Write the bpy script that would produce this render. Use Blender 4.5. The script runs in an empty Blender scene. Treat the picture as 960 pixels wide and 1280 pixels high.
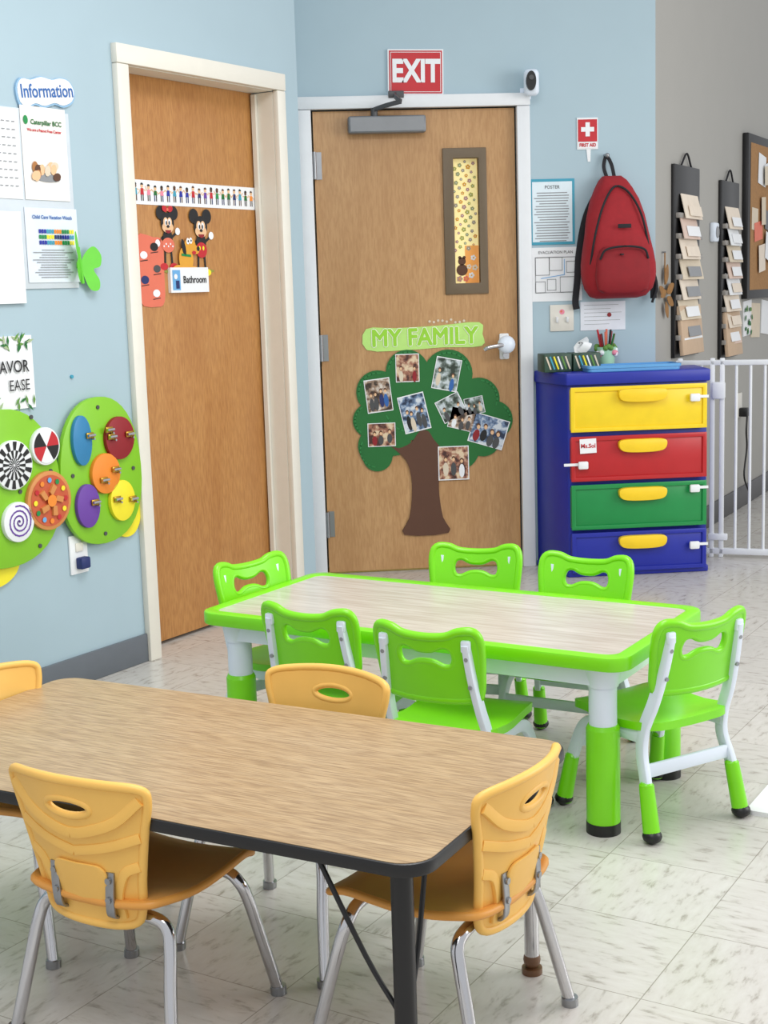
import bpy, bmesh, math, random
from mathutils import Vector, Matrix, Euler
from mathutils.geometry import tessellate_polygon
random.seed(7)
R=math.radians
# ---------------------------------------------------------------- materials
def lin(c):
    if isinstance(c,str):
        c=c.lstrip('#'); c=[int(c[i:i+2],16)/255 for i in (0,2,4)]
    return tuple((x/12.92 if x<=.04045 else ((x+.055)/1.055)**2.4) for x in c)+(1,)
MATS={}
def mat(name,col,rough=.5,metal=0,var=.04,scale=20,spec=.5,emit=0,bump=0,coat=0):
    if name in MATS: return MATS[name]
    m=bpy.data.materials.new(name); m.use_nodes=True; nt=m.node_tree; n=nt.nodes; b=n['Principled BSDF']
    c=lin(col)
    tc=n.new('ShaderNodeTexCoord'); no=n.new('ShaderNodeTexNoise'); no.inputs['Scale'].default_value=scale; no.inputs['Detail'].default_value=4
    nt.links.new(tc.outputs['Object'],no.inputs['Vector'])
    mx=n.new('ShaderNodeMix'); mx.data_type='RGBA'
    mx.inputs[6].default_value=tuple(v*(1-var*2) for v in c[:3])+(1,)
    mx.inputs[7].default_value=tuple(min(1,v*(1+var*2)) for v in c[:3])+(1,)
    nt.links.new(no.outputs[0],mx.inputs[0]); nt.links.new(mx.outputs[2],b.inputs['Base Color'])
    b.inputs['Roughness'].default_value=rough; b.inputs['Metallic'].default_value=metal
    b.inputs['Specular IOR Level'].default_value=spec
    if emit:
        nt.links.new(mx.outputs[2],b.inputs['Emission Color']); b.inputs['Emission Strength'].default_value=emit
    if bump:
        bp=n.new('ShaderNodeBump'); bp.inputs['Strength'].default_value=bump; bp.inputs['Distance'].default_value=.002
        nt.links.new(no.outputs[0],bp.inputs['Height']); nt.links.new(bp.outputs[0],b.inputs['Normal'])
    MATS[name]=m; return m
def photomat(name,c1,c2,c3,scale=28):
    m=bpy.data.materials.new(name); m.use_nodes=True; nt=m.node_tree; n=nt.nodes; b=n['Principled BSDF']
    tc=n.new('ShaderNodeTexCoord'); no=n.new('ShaderNodeTexNoise'); no.inputs['Scale'].default_value=scale; no.inputs['Detail'].default_value=3
    nt.links.new(tc.outputs['Object'],no.inputs['Vector']); r=n.new('ShaderNodeValToRGB'); e=r.color_ramp.elements
    e[0].position=.40; e[0].color=lin(c1); e[1].position=.60; e[1].color=lin(c3); e.new(.5).color=lin(c2)
    nt.links.new(no.outputs[0],r.inputs[0]); nt.links.new(r.outputs[0],b.inputs['Base Color']); b.inputs['Roughness'].default_value=.35
    return m
def wood(name,c1,c2,c3,stretch,rough=.35,scale=1.,contrast=.5,fine=60,amt=.45):
    m=bpy.data.materials.new(name); m.use_nodes=True; nt=m.node_tree; n=nt.nodes; L=nt.links.new; b=n['Principled BSDF']
    tc=n.new('ShaderNodeTexCoord'); mp=n.new('ShaderNodeMapping'); mp.inputs['Scale'].default_value=stretch
    L(tc.outputs['Object'],mp.inputs['Vector'])
    n1=n.new('ShaderNodeTexNoise'); n1.inputs['Scale'].default_value=3*scale; n1.inputs['Detail'].default_value=6; n1.inputs['Distortion'].default_value=1.2
    n2=n.new('ShaderNodeTexNoise'); n2.inputs['Scale'].default_value=fine; n2.inputs['Detail'].default_value=5
    L(mp.outputs[0],n1.inputs['Vector']); L(mp.outputs[0],n2.inputs['Vector'])
    r1=n.new('ShaderNodeValToRGB'); r1.color_ramp.elements[0].position=.5-contrast/2; r1.color_ramp.elements[1].position=.5+contrast/2
    r1.color_ramp.elements[0].color=lin(c1); r1.color_ramp.elements[1].color=lin(c2)
    L(n1.outputs[0],r1.inputs[0])
    r2=n.new('ShaderNodeValToRGB'); r2.color_ramp.elements[0].position=.35; r2.color_ramp.elements[1].position=.62
    r2.color_ramp.elements[0].color=(1,1,1,1); r2.color_ramp.elements[1].color=(0,0,0,1)
    L(n2.outputs[0],r2.inputs[0])
    mx=n.new('ShaderNodeMix'); mx.data_type='RGBA'; L(r1.outputs[0],mx.inputs[6]); mx.inputs[7].default_value=lin(c3)
    mu=n.new('ShaderNodeMath'); mu.operation='MULTIPLY'; mu.inputs[1].default_value=amt; L(r2.outputs[0],mu.inputs[0]); L(mu.outputs[0],mx.inputs[0])
    L(mx.outputs[2],b.inputs['Base Color']); b.inputs['Roughness'].default_value=rough
    MATS[name]=m; return m
def floor_mat():
    m=bpy.data.materials.new('vinyl_tile'); m.use_nodes=True; nt=m.node_tree; n=nt.nodes; L=nt.links.new; b=n['Principled BSDF']
    tc=n.new('ShaderNodeTexCoord'); mp=n.new('ShaderNodeMapping'); mp.inputs['Rotation'].default_value=(0,0,R(36)); L(tc.outputs['Object'],mp.inputs['Vector'])
    br=n.new('ShaderNodeTexBrick'); br.offset=0; br.inputs['Scale'].default_value=1; br.inputs['Brick Width'].default_value=.305; br.inputs['Row Height'].default_value=.305
    br.inputs['Mortar Size'].default_value=.0014; br.inputs['Mortar Smooth'].default_value=.3
    br.inputs['Color1'].default_value=(.94,.94,.94,1); br.inputs['Color2'].default_value=(1.0,1.0,1.0,1); br.inputs['Mortar'].default_value=(.58,.56,.53,1)
    L(mp.outputs[0],br.inputs['Vector'])
    ch=n.new('ShaderNodeTexChecker'); ch.inputs['Scale'].default_value=1/.305; L(mp.outputs[0],ch.inputs['Vector'])
    def streak(sc):
        m2=n.new('ShaderNodeMapping'); m2.inputs['Scale'].default_value=sc; L(mp.outputs[0],m2.inputs['Vector'])
        a=n.new('ShaderNodeTexNoise'); a.inputs['Scale'].default_value=15; a.inputs['Detail'].default_value=5; a.inputs['Roughness'].default_value=.62; a.inputs['Distortion'].default_value=.2
        L(m2.outputs[0],a.inputs['Vector']); return a
    a=streak((1,3.2,1)); c=streak((3.2,1,1))
    mx=n.new('ShaderNodeMix'); mx.data_type='FLOAT'; L(ch.outputs['Fac'],mx.inputs[0]); L(a.outputs[0],mx.inputs[2]); L(c.outputs[0],mx.inputs[3])
    rp=n.new('ShaderNodeValToRGB'); e=rp.color_ramp.elements
    e[0].position=.28; e[0].color=lin('9a948b'); e[1].position=.45; e[1].color=lin('c8c4bd')
    e.new(.38).color=lin('b8b3ab'); e.new(.70).color=lin('cfccc6')
    L(mx.outputs[0],rp.inputs[0])
    mm=n.new('ShaderNodeMix'); mm.data_type='RGBA'; mm.blend_type='MULTIPLY'; mm.inputs[0].default_value=1
    L(rp.outputs[0],mm.inputs[6]); L(br.outputs['Color'],mm.inputs[7]); L(mm.outputs[2],b.inputs['Base Color'])
    b.inputs['Roughness'].default_value=.25; b.inputs['Specular IOR Level'].default_value=.5
    return m
# ---------------------------------------------------------------- mesh builder
class B:
    def __init__(s,name,loc=(0,0,0),rz=0.,M=None):
        s.name=name; s.v=[]; s.f=[]; s.mi=[]; s.mats=[]
        s.M=M if M is not None else Matrix.Translation(loc)@Matrix.Rotation(rz,4,'Z')
    def m(s,mt):
        if mt not in s.mats: s.mats.append(mt)
        return s.mats.index(mt)
    def addraw(s,vs,fs,mt,X=None):
        o=len(s.v); k=s.m(mt)
        s.v+= [tuple(X@Vector(v)) if X else tuple(v) for v in vs]
        for f in fs: s.f.append([i+o for i in f]); s.mi.append(k)
    def addbm(s,bm,mt,X=None):
        bm.verts.index_update(); s.addraw([v.co[:] for v in bm.verts],[[v.index for v in f.verts] for f in bm.faces],mt,X); bm.free()
    def box(s,c,d,mt,bev=0,rot=(0,0,0),seg=2):
        bm=bmesh.new(); bmesh.ops.create_cube(bm,size=1); bmesh.ops.scale(bm,vec=d,verts=bm.verts)
        if bev: bmesh.ops.bevel(bm,geom=bm.edges[:],offset=min(bev,min(d)*.49),segments=seg,affect='EDGES',profile=.5)
        s.addbm(bm,mt,Matrix.Translation(c)@Euler(rot).to_matrix().to_4x4())
    def cyl(s,p0,p1,r0,mt,r1=None,seg=20):
        r1=r0 if r1 is None else r1; p0=Vector(p0);p1=Vector(p1);d=p1-p0
        q=d.to_track_quat('Z','Y').to_matrix().to_4x4(); bm=bmesh.new()
        bmesh.ops.create_cone(bm,cap_ends=True,segments=seg,radius1=r0,radius2=r1,depth=d.length)
        s.addbm(bm,mt,Matrix.Translation((p0+p1)/2)@q)
    def sph(s,c,r,mt,seg=16,rot=(0,0,0)):
        if not hasattr(r,'__len__'): r=(r,r,r)
        bm=bmesh.new(); bmesh.ops.create_uvsphere(bm,u_segments=seg,v_segments=max(8,seg//2),radius=1); bmesh.ops.scale(bm,vec=r,verts=bm.verts)
        s.addbm(bm,mt,Matrix.Translation(c)@Euler(rot).to_matrix().to_4x4())
    def sweep(s,pts,mt,r=.01,w=None,t=None,ref=(1,0,0),smooth=6,closed=False,seg=10,fn=None):
        P=[Vector(p) for p in pts]
        if smooth>1:
            Q=[];n=len(P)
            rng=range(n if closed else n-1)
            for i in rng:
                a=P[(i-1)%n] if (closed or i>0) else P[i]*2-P[i+1]; b=P[i]; c=P[(i+1)%n]; d=P[(i+2)%n] if (closed or i+2<n) else c*2-b
                for k in range(smooth):
                    u=k/smooth; Q.append(.5*((2*b)+(c-a)*u+(2*a-5*b+4*c-d)*u*u+(3*b-a-3*c+d)*u**3))
            if not closed: Q.append(P[-1])
            P=Q
        if fn: P=[Vector(fn(p)) for p in P]
        if w is None: prof=[(r*math.cos(2*math.pi*k/seg),r*math.sin(2*math.pi*k/seg)) for k in range(seg)]
        else:
            bb=min(w,t)*.25; prof=[]
            for cx,cy,a0 in ((w/2-bb,t/2-bb,0),(-w/2+bb,t/2-bb,90),(-w/2+bb,-t/2+bb,180),(w/2-bb,-t/2+bb,270)):
                for k in (0,45,90): prof.append((cx+bb*math.cos(R(a0+k)),cy+bb*math.sin(R(a0+k))))
        ref=Vector(ref); vs=[];n=len(P);k=len(prof)
        for i,p in enumerate(P):
            tg=(P[(i+1)%n]-P[(i-1)%n]) if closed else (P[min(i+1,n-1)]-P[max(i-1,0)])
            tg.normalize(); a=ref-tg*ref.dot(tg)
            if a.length<1e-3: a=tg.orthogonal()
            a.normalize(); bb=tg.cross(a)
            vs+= [tuple(p+a*x+bb*y) for x,y in prof]
        fs=[]
        for i in range(n if closed else n-1):
            for j in range(k): fs.append([i*k+j,i*k+(j+1)%k,((i+1)%n)*k+(j+1)%k,((i+1)%n)*k+j])
        if not closed: fs.append(list(range(k))[::-1]); fs.append([(n-1)*k+j for j in range(k)])
        s.addraw(vs,fs,mt)
    def prism(s,loops,a,b,mt,plane='XZ',cuts=None,fn=None,bev=0):
        if not hasattr(loops[0][0],'__len__'): loops=[loops]
        flat=[p for l in loops for p in l]; N=len(flat)
        tr=tessellate_polygon([[Vector((p[0],p[1],0)) for p in l] for l in loops])
        to=(lambda p,h:(p[0],h,p[1])) if plane=='XZ' else (lambda p,h:(p[0],p[1],h))
        bm=bmesh.new(); A=[bm.verts.new(to(p,a)) for p in flat]; C=[bm.verts.new(to(p,b)) for p in flat]
        if len(loops)==1 and not cuts:
            bm.faces.new(A); bm.faces.new(C[::-1])
        else:
            for t in tr:
                for Q in (A,C):
                    try: bm.faces.new([Q[i] for i in t])
                    except ValueError: pass
        o=0
        for l in loops:
            n=len(l)
            for i in range(n):
                j=(i+1)%n
                try: bm.faces.new([A[o+i],A[o+j],C[o+j],C[o+i]])
                except ValueError: pass
            o+=n
        bmesh.ops.recalc_face_normals(bm,faces=bm.faces[:])
        if bev: 
            es=[e for e in bm.edges if len(e.link_faces)==2 and e.calc_face_angle(0)>1.2]
            bmesh.ops.bevel(bm,geom=es,offset=bev,segments=2,affect='EDGES',profile=.5)
        if cuts:
            for ax,vals in cuts.items():
                no=[0,0,0]; no['xyz'.index(ax)]=1
                for c in vals:
                    co=[0,0,0]; co['xyz'.index(ax)]=c
                    bmesh.ops.bisect_plane(bm,geom=bm.verts[:]+bm.edges[:]+bm.faces[:],plane_co=co,plane_no=no)
        if fn:
            for v in bm.verts: v.co=Vector(fn(v.co))
        s.addbm(bm,mt)
    def poly(s,pts,y,mt,th=0.0):
        if th: s.prism(pts,y,y+th,mt)
        else:
            ar=sum(pts[i][0]*pts[(i+1)%len(pts)][1]-pts[(i+1)%len(pts)][0]*pts[i][1] for i in range(len(pts)))
            if ar<0: pts=pts[::-1]
            s.addraw([(p[0],y,p[1]) for p in pts],[list(range(len(pts)))],mt)
    def rect(s,cx,cz,w,h,y,mt,rot=0,th=0):
        c,sn=math.cos(R(rot)),math.sin(R(rot))
        s.poly([(cx+x*c-z*sn,cz+x*sn+z*c) for x,z in ((-w/2,-h/2),(w/2,-h/2),(w/2,h/2),(-w/2,h/2))],y,mt,th)
    def disc(s,cx,cz,r,y,mt,rz=None,seg=28,th=0,a0=0,a1=360,tilt=0):
        rz=rz or r; full=(a1-a0>=360); n=seg
        p=[(r*math.cos(R(a0+(a1-a0)*k/(n if full else n-1))),rz*math.sin(R(a0+(a1-a0)*k/(n if full else n-1)))) for k in range(n)]
        if not full: p.append((0,0))
        c,sn=math.cos(R(tilt)),math.sin(R(tilt))
        s.poly([(cx+x*c-z*sn,cz+x*sn+z*c) for x,z in p],y,mt,th)
    def line(s,pts,w,y,mt):
        for a,b in zip(pts[:-1],pts[1:]):
            d=Vector(b)-Vector(a); 
            if d.length<1e-6: continue
            s.rect((a[0]+b[0])/2,(a[1]+b[1])/2,d.length+w*.6,w,y,mt,rot=math.degrees(math.atan2(d.y,d.x)))
    def text(s,t,x,z,size,y,mt,rot=0,bold=0.,sx=1.,align='CENTER',shear=0):
        cu=bpy.data.curves.new('t','FONT'); cu.body=t; cu.size=size; cu.align_x=align; cu.align_y='CENTER'; cu.offset=bold; cu.resolution_u=3; cu.shear=shear
        ob=bpy.data.objects.new('t',cu); bpy.context.collection.objects.link(ob); bpy.context.view_layer.update()
        me=bpy.data.meshes.new_from_object(ob.evaluated_get(bpy.context.evaluated_depsgraph_get()))
        c,sn=math.cos(R(rot)),math.sin(R(rot)); vs=[]
        for v in me.vertices:
            a,b=v.co.x*sx,v.co.y; vs.append((x+a*c-b*sn,y,z+a*sn+b*c))
        s.addraw(vs,[list(p.vertices) for p in me.polygons],mt)
        bpy.data.objects.remove(ob); bpy.data.curves.remove(cu); bpy.data.meshes.remove(me)
    def loft(s,rings,mt,cap=True):
        n=len(rings[0]); vs=[p for r_ in rings for p in r_]; fs=[]
        for i in range(len(rings)-1):
            for j in range(n): fs.append([i*n+j,i*n+(j+1)%n,(i+1)*n+(j+1)%n,(i+1)*n+j])
        if cap: fs.append(list(range(n))[::-1]); fs.append([(len(rings)-1)*n+j for j in range(n)])
        s.addraw(vs,fs,mt)
    def done(s,ang=38):
        me=bpy.data.meshes.new(s.name); me.from_pydata(s.v,[],s.f)
        for m_ in s.mats: me.materials.append(m_)
        me.polygons.foreach_set('material_index',s.mi); me.update()
        me.polygons.foreach_set('use_smooth',[True]*len(me.polygons)); me.set_sharp_from_angle(angle=R(ang))
        ob=bpy.data.objects.new(s.name,me); bpy.context.collection.objects.link(ob); ob.matrix_world=s.M
        return ob
def rrect(w,h,r,cx=0,cy=0,n=6):
    p=[]
    for sx,sy,a0 in ((1,1,0),(-1,1,90),(-1,-1,180),(1,-1,270)):
        for k in range(n+1):
            a=R(a0+90*k/n); p.append((cx+sx*(w/2-r)+r*math.cos(a),cy+sy*(h/2-r)+r*math.sin(a)))
    return p
def smoothloop(P,k=5):
    Q=[];n=len(P);P=[Vector(p) for p in P]
    for i in range(n):
        a,b,c,d=P[i-1],P[i],P[(i+1)%n],P[(i+2)%n]
        for j in range(k):
            u=j/k; q=.5*((2*b)+(c-a)*u+(2*a-5*b+4*c-d)*u*u+(3*b-a-3*c+d)*u**3); Q.append((q.x,q.y))
    return Q
# ---------------------------------------------------------------- palette
blue=mat('wall_paint_blue','a8bec8',.6,var=.015,scale=6,bump=.05)
gray=mat('wall_paint_gray','a5a39d',.6,var=.015,scale=6)
trimw=mat('trim_cream','e6e2d6',.4,var=.02)
trimw2=mat('trim_white','e2e5e8',.4,var=.02)
base_m=mat('baseboard_rubber','656b72',.5)
white=mat('white_paper','eceef0',.6,var=.01)
wplas=mat('white_plastic','dfe8f4',.35,var=.01)
black=mat('black','141416',.4)
dgray=mat('dark_gray','4a4a4c',.4)
mgray=mat('mid_gray','8b8d90',.5)
lgreen=mat('lime_plastic','7edb12',.3,var=.02,spec=.5)
lgreen2=mat('lime_paint','84c424',.35,var=.02)
chrome=mat('chrome','c9c9cc',.14,metal=1,var=.01)
steel=mat('brushed_steel','9b9da0',.35,metal=.9)
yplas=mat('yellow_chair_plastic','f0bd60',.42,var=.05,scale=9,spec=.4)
yplas_shade=mat('yellow_chair_seat_shaded','dc9a48',.45,var=.08,scale=9,spec=.4)  # chair yellow made darker and more orange: shade put into the seat colour
red=mat('red','c2202a',.45); dred=mat('dark_red','8f1620',.5)
chblue=mat('chest_blue','1c2a9c',.4); chred=mat('drawer_red','b81f24',.35); chyel=mat('drawer_yellow','f3d21e',.35); chgrn=mat('drawer_green','158a45',.35)
handy=mat('handle_yellow','f7cf22',.35)
navy=mat('navy','1c2c66',.5); sky=mat('sky_blue','6aa9dc',.5); orange=mat('orange','ee8a2a',.5); purple=mat('purple','6b3fa0',.5)
yellow=mat('yellow','f3e32b',.5); tan=mat('tan','e8bd92',.6); brown=mat('brown','5b3b2a',.7,var=.03); gold=mat('gold','b8923a',.3,metal=.8)
dkgreen=mat('tree_green','1f6b2f',.7,var=.03); ltgreen=mat('mint_strip','b9e47c',.6); leafg=mat('leaf_green','5f8f3c',.6); pink=mat('pink','e88aa0',.6)
coral=mat('coral','e0735a',.6); beige=mat('beige','d9cbb4',.7); cork=mat('cork','a47a4d',.9,var=.15,scale=90)
teal=mat('teal','3d9bb5',.5); bluetxt=mat('blue_text','2b62a8',.5); cream=mat('cream_card','e6d8c6',.6); mustard=mat('mustard','e2a42c',.6)
backpk=mat('backpack_red','98131e',.75,var=.08,scale=40,bump=.3); strapk=mat('strap_black','1b1b20',.8)
door1=wood('door_wood_exit','b58a5b','c59b6b','a3764a',(2.2,2.2,.35),rough=.38,contrast=.45,amt=.5)
door2=wood('door_wood_bath','b27b43','c69155','996230',(2.2,2.2,.35),rough=.36,contrast=.45,amt=.5)
oak=wood('oak_laminate','b59871','c0a681','82664a',(.5,8,1),rough=.33,contrast=.5,fine=38,amt=.7)
pale=wood('pale_wood_laminate','c8bfb2','d4ccc1','ab9f8f',(.5,7,1),rough=.2,contrast=.5,fine=14,amt=.55)
# ---------------------------------------------------------------- room
AL=.9255; GA=.9996; W=1.6205; HT=3.2
LA=Vector((-.0965,-.6253,0)); D=Vector((math.cos(AL),math.sin(AL),0))
ML=Matrix.Translation(LA)@Matrix.Rotation(AL,4,'Z')      # left wall frame: +x runs to the right, -y faces the room
MB=Matrix.Identity(4)
MG=Matrix.Translation((W,0,0))@Matrix.Rotation(GA,4,'Z')
def BL(n): return B(n,M=ML)
def BB(n): return B(n,M=MB)
def BG(n): return B(n,M=MG)
DX=.056; DW=.914; DH=2.112
b=B('floor'); b.box((0.5,-2.5,-.025),(13,13,.05),floor_mat()); b.done()
def wallbox(b,x0,x1,z0,z1,mt,y0=0,y1=.14): b.box(((x0+x1)/2,(y0+y1)/2,(z0+z1)/2),(x1-x0,y1-y0,z1-z0),mt)
b=BL('wall_left'); wallbox(b,-3.6,-.935,0,HT,blue); wallbox(b,-.935,-.045,2.125,HT,blue); wallbox(b,-.045,.118,0,HT,blue); wallbox(b,-1.0,.02,0,2.3,dgray,.16,.2); b.done()
c0=LA+D*.118
b=B('wall_return')
b.prism([(c0.x,c0.y+.0),(c0.x-.02,0.14),(c0.x-.16,.14),(c0.x-.18,c0.y+.14)],0,HT,blue,plane='XY'); b.done()
b=BB('wall_back')
wallbox(b,-.04,DX-.01,0,HT,blue); wallbox(b,DX-.01,DX+DW+.01,DH+.01,HT,blue); wallbox(b,DX+DW+.01,W,0,HT,blue)
wallbox(b,DX-.05,DX+DW+.05,0,2.2,mat('behind_door','cfc7b0',.8),.14,.16); b.done()
b=BG('wall_gray'); wallbox(b,0,5,0,HT,gray,0,.12); b.done()
b=BL('baseboard_left'); b.box((-2.29,-.006,.052),(2.62,.012,.104),base_m,.004); b.done()
b=BB('baseboard_back'); b.box((1.33,-.006,.052),(.56,.012,.104),base_m,.004); b.done()
b=BG('baseboard_gray'); b.box((2.52,-.006,.06),(4.9,.012,.12),dgray,.004); b.done()
# ---- bathroom door
b=BL('trim_bathroom_door')
for x0,x1 in ((-.985,-.925),(-.055,.0)): b.box(((x0+x1)/2,-.012,1.057),(x1-x0,.026,2.114),trimw,.004)
b.box((-.4925,-.013,2.148),(.987,.028,.066),trimw,.004)
b.box((-.93,.065,1.055),(.012,.128,2.11),trimw); b.box((-.05,.065,1.055),(.012,.128,2.11),trimw); b.box((-.49,.065,2.119),(.87,.128,.012),trimw)
b.box((-.064,.088,1.055),(.014,.02,2.10),trimw)
b.done()
b=BL('door_bathroom'); b.box((-.49,.125,1.063),(.868,.04,2.10),door2,.002)
for z in (.28,1.0,1.85): b.cyl((-.919,.1,z-.04),(-.919,.1,z+.04),.006,steel)
b.done()
Y=.103
b=BL('children_border_strip'); b.rect(-.435,1.697,.74,.088,Y,white,th=.001)
cols=[red,chblue,chgrn,orange,purple,teal,dkgreen,navy,pink]
for i in range(20):
    x=-.785+i*.0365; c=random.choice(cols); h=random.uniform(-.004,.004)
    b.disc(x,1.716+h,.0075,Y-.001,random.choice([tan,brown,tan]),seg=10); b.disc(x,1.72+h,.0078,Y-.0012,random.choice([black,brown]),seg=8,a0=0,a1=180)
    b.poly([(x-.007,1.708+h),(x+.007,1.708+h),(x+.010,1.688),(x-.010,1.688)],Y-.001,c)
    b.line([(x-.009,1.704+h),(x-.018,1.69+random.uniform(0,.03))],.004,Y-.0011,tan); b.line([(x+.009,1.704+h),(x+.018,1.69+random.uniform(0,.03))],.004,Y-.0011,tan)
    b.rect(x-.005,1.677,.005,.022,Y-.001,random.choice([black,navy,brown])); b.rect(x+.005,1.677,.005,.022,Y-.001,random.choice([black,navy,brown]))
b.done()
# cartoon mouse decal (two mice and a dog)
b=BL('cartoon_mouse_decal')
def mouse(x,z,s,girl,y):
    L=[0]
    def d(dx,dz,r_,m_,rz=None,**k): L[0]+=.00025; b.disc(x+dx*s,z+dz*s,r_*s,y-L[0],m_,rz=(rz or r_)*s,**k)
    for q in (-1,1):
        b.line([(x+q*.018*s,z-.03*s),(x+q*.024*s,z-.115*s)],.011*s,y,black)
        b.line([(x+q*.03*s,z+.005*s),(x+q*.062*s,z+(-.02 if q<0 else .025)*s)],.011*s,y,black)
        d(q*.032,-.122,.026,red if girl else yellow,.015)
        d(q*.068,-.022 if q<0 else .03,.016,white)
    d(0,0,.032,black,.04); d(0,-.03,.042 if girl else .036,coral if girl else red,.032)
    if girl:
        for k in range(5): d(-.028+.014*k,-.035+.01*(k%2),.0045,white,seg=8)
    else: d(-.012,-.022,.006,yellow,.009); d(.012,-.022,.006,yellow,.009)
    d(-.042,.108,.03,black); d(.042,.108,.03,black); d(0,.066,.043,black)
    d(0,.046,.037,tan,.024); d(-.013,.067,.0155,tan,.022); d(.013,.067,.0155,tan,.022)
    d(-.011,.068,.0085,white,.015); d(.011,.068,.0085,white,.015); d(-.009,.065,.0045,black,.009); d(.009,.065,.0045,black,.009)
    d(0,.034,.019,dred,.014,a0=180,a1=360); d(0,.050,.009,black,.006)
    if girl: d(-.018,.125,.018,red,.013,tilt=-20); d(.018,.125,.018,red,.013,tilt=20); d(0,.122,.007,coral)
mouse(-.425,1.518,.93,False,Y-.001); mouse(-.62,1.533,.86,True,Y-.001)
dog=mat('dog_yellow','dfa030',.5)
for i,(cx,cz,rx,rz_,t_) in enumerate(((-.525,1.455,.042,.052,0),(-.50,1.507,.034,.028,10),(-.475,1.493,.03,.018,-15),(-.57,1.42,.035,.014,0),(-.49,1.415,.035,.014,0))): b.disc(cx,cz,rx,Y-.007-.0002*i,dog,rz=rz_,tilt=t_)
b.disc(-.538,1.5,.011,Y-.0085,black,rz=.032,tilt=15); b.disc(-.452,1.495,.009,Y-.0085,black); b.disc(-.512,1.523,.009,Y-.0086,white,rz=.012); b.disc(-.495,1.525,.009,Y-.0087,white,rz=.012); b.disc(-.51,1.523,.004,Y-.009,black); b.disc(-.493,1.525,.004,Y-.009,black)
b.line([(-.55,1.472),(-.50,1.468)],.009,Y-.0085,chgrn); b.disc(-.478,1.48,.012,Y-.0085,red,rz=.007)
b.disc(-.50,1.410,.15,Y-.0005,mat('grass','8d8f3e',.6),rz=.012)
b.done()
b=BL('red_bookmark_poster'); b.prism(smoothloop([(-.80,1.31),(-.70,1.28),(-.655,1.30),(-.65,1.40),(-.65,1.52),(-.70,1.535),(-.80,1.53)],3),Y-.001,Y+.001,coral)
for x,z,r_,c in ((-.70,1.50,.022,black),(-.76,1.47,.02,white),(-.69,1.42,.02,dgray),(-.76,1.38,.022,navy),(-.70,1.33,.02,white)): b.disc(x,z,r_,Y-.002,c,rz=r_*.7); b.line([(x-.02,z-.022),(x+.02,z-.018)],.003,Y-.002,black)
b.done()
b=BL('bathroom_sign'); b.rect(-.515,1.377,.225,.094,Y-.012,white,th=.014); b.rect(-.595,1.377,.045,.075,Y-.013,sky); b.disc(-.60,1.39,.01,Y-.014,white); b.rect(-.59,1.36,.02,.03,Y-.014,navy); b.text('Bathroom',-.487,1.377,.038,Y-.014,black,bold=.0006,sx=.9)
b.done()
# ---- exit door
b=BB('trim_exit_door')
b.box((.0165,-.011,1.058),(.06,.036,2.116),trimw2,.004); b.box((1.005,-.011,1.058),(.06,.036,2.116),trimw2,.004); b.box((.511,-.012,2.145),(1.051,.038,.055),trimw2,.004)
b.box((.511,.08,.004),(.93,.10,.008),mat('threshold_brass','d8c070',.35,metal=.5)); b.done()
b=BB('door_exit'); 
g0,g1,h0,h1=.685,.80,1.335,1.895
b.prism([[(DX,.010),(DX+DW,.010),(DX+DW,DH),(DX,DH)],[(g0,h0),(g0,h1),(g1,h1),(g1,h0)]],.012,.055,door1)
fr=mat('window_frame_bronze','6a5a45',.5)
b.prism([[(.637,1.285),(.837,1.285),(.837,1.94),(.637,1.94)],[(g0,h0),(g1,h0),(g1,h1),(g0,h1)]],.0,.03,fr,bev=.003)
b.box((.742,.05,1.615),(.12,.004,.57),mat('floral_paper_glowing','eedf9e',.6,emit=.32))  # paper emits a little itself, standing in for light coming through from behind
fl=[mat('flower_mauve','b98f86',.6),mat('flower_gray','a9a08a',.6),mat('flower_olive','b3b45a',.6),mustard,mat('flower_sage','9fa878',.6)]
for i in range(52):
    x=.692+.1*((i*.618)%1); z=1.485+.405*i/52; c=fl[i%5]; s_=random.uniform(.6,1.15)
    for k in range(5): b.disc(x+.006*s_*math.cos(k*1.257+i),z+.006*s_*math.sin(k*1.257+i),.0042*s_,.0465-.00002*i,c,seg=8)
    b.disc(x,z,.0022,.0452,white,seg=6)
b.rect(.768,1.42,.062,.17,.0465,mat('orange_paper_glowing','e8a050',.6,emit=.2))  # slight emission here too, imitating backlight through the orange sheet
for cx,cz,r_,c in ((.722,1.435,.018,brown),(.712,1.452,.007,brown),(.733,1.452,.007,brown),(.722,1.395,.026,brown),(.775,1.45,.011,white),(.755,1.41,.010,cream),(.782,1.405,.012,cream),(.765,1.37,.012,white),(.74,1.355,.012,coral),(.71,1.355,.012,fl[0])):
    if c in (brown,): b.disc(cx,cz,r_,.0455,c)
    else:
        for k in range(5): b.disc(cx+r_*.7*math.cos(k*1.257),cz+r_*.7*math.sin(k*1.257),r_*.5,.045-.0001*k,c,seg=8)
        b.disc(cx,cz,r_*.35,.044,mustard,seg=8)
for z in (.24,1.06,1.875): b.cyl((DX+.0,-.012,z-.06),(DX+.0,-.012,z+.06),.009,steel); b.box((DX+.018,.01,z),(.03,.006,.12),steel)
b.box((.905,.006,1.04),(.045,.014,.12),white,.008); b.cyl((.905,.0,1.05),(.905,-.06,1.05),.028,chrome); b.sph((.905,-.055,1.05),(.042,.03,.042),wplas)
b.sweep([(.905,-.07,1.05),(.87,-.075,1.048),(.82,-.07,1.04),(.80,-.065,1.03)],chrome,r=.010,ref=(0,1,0)); b.cyl((.91,.0,1.0),(.91,-.02,1.0),.014,chrome)
b.done()
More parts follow.
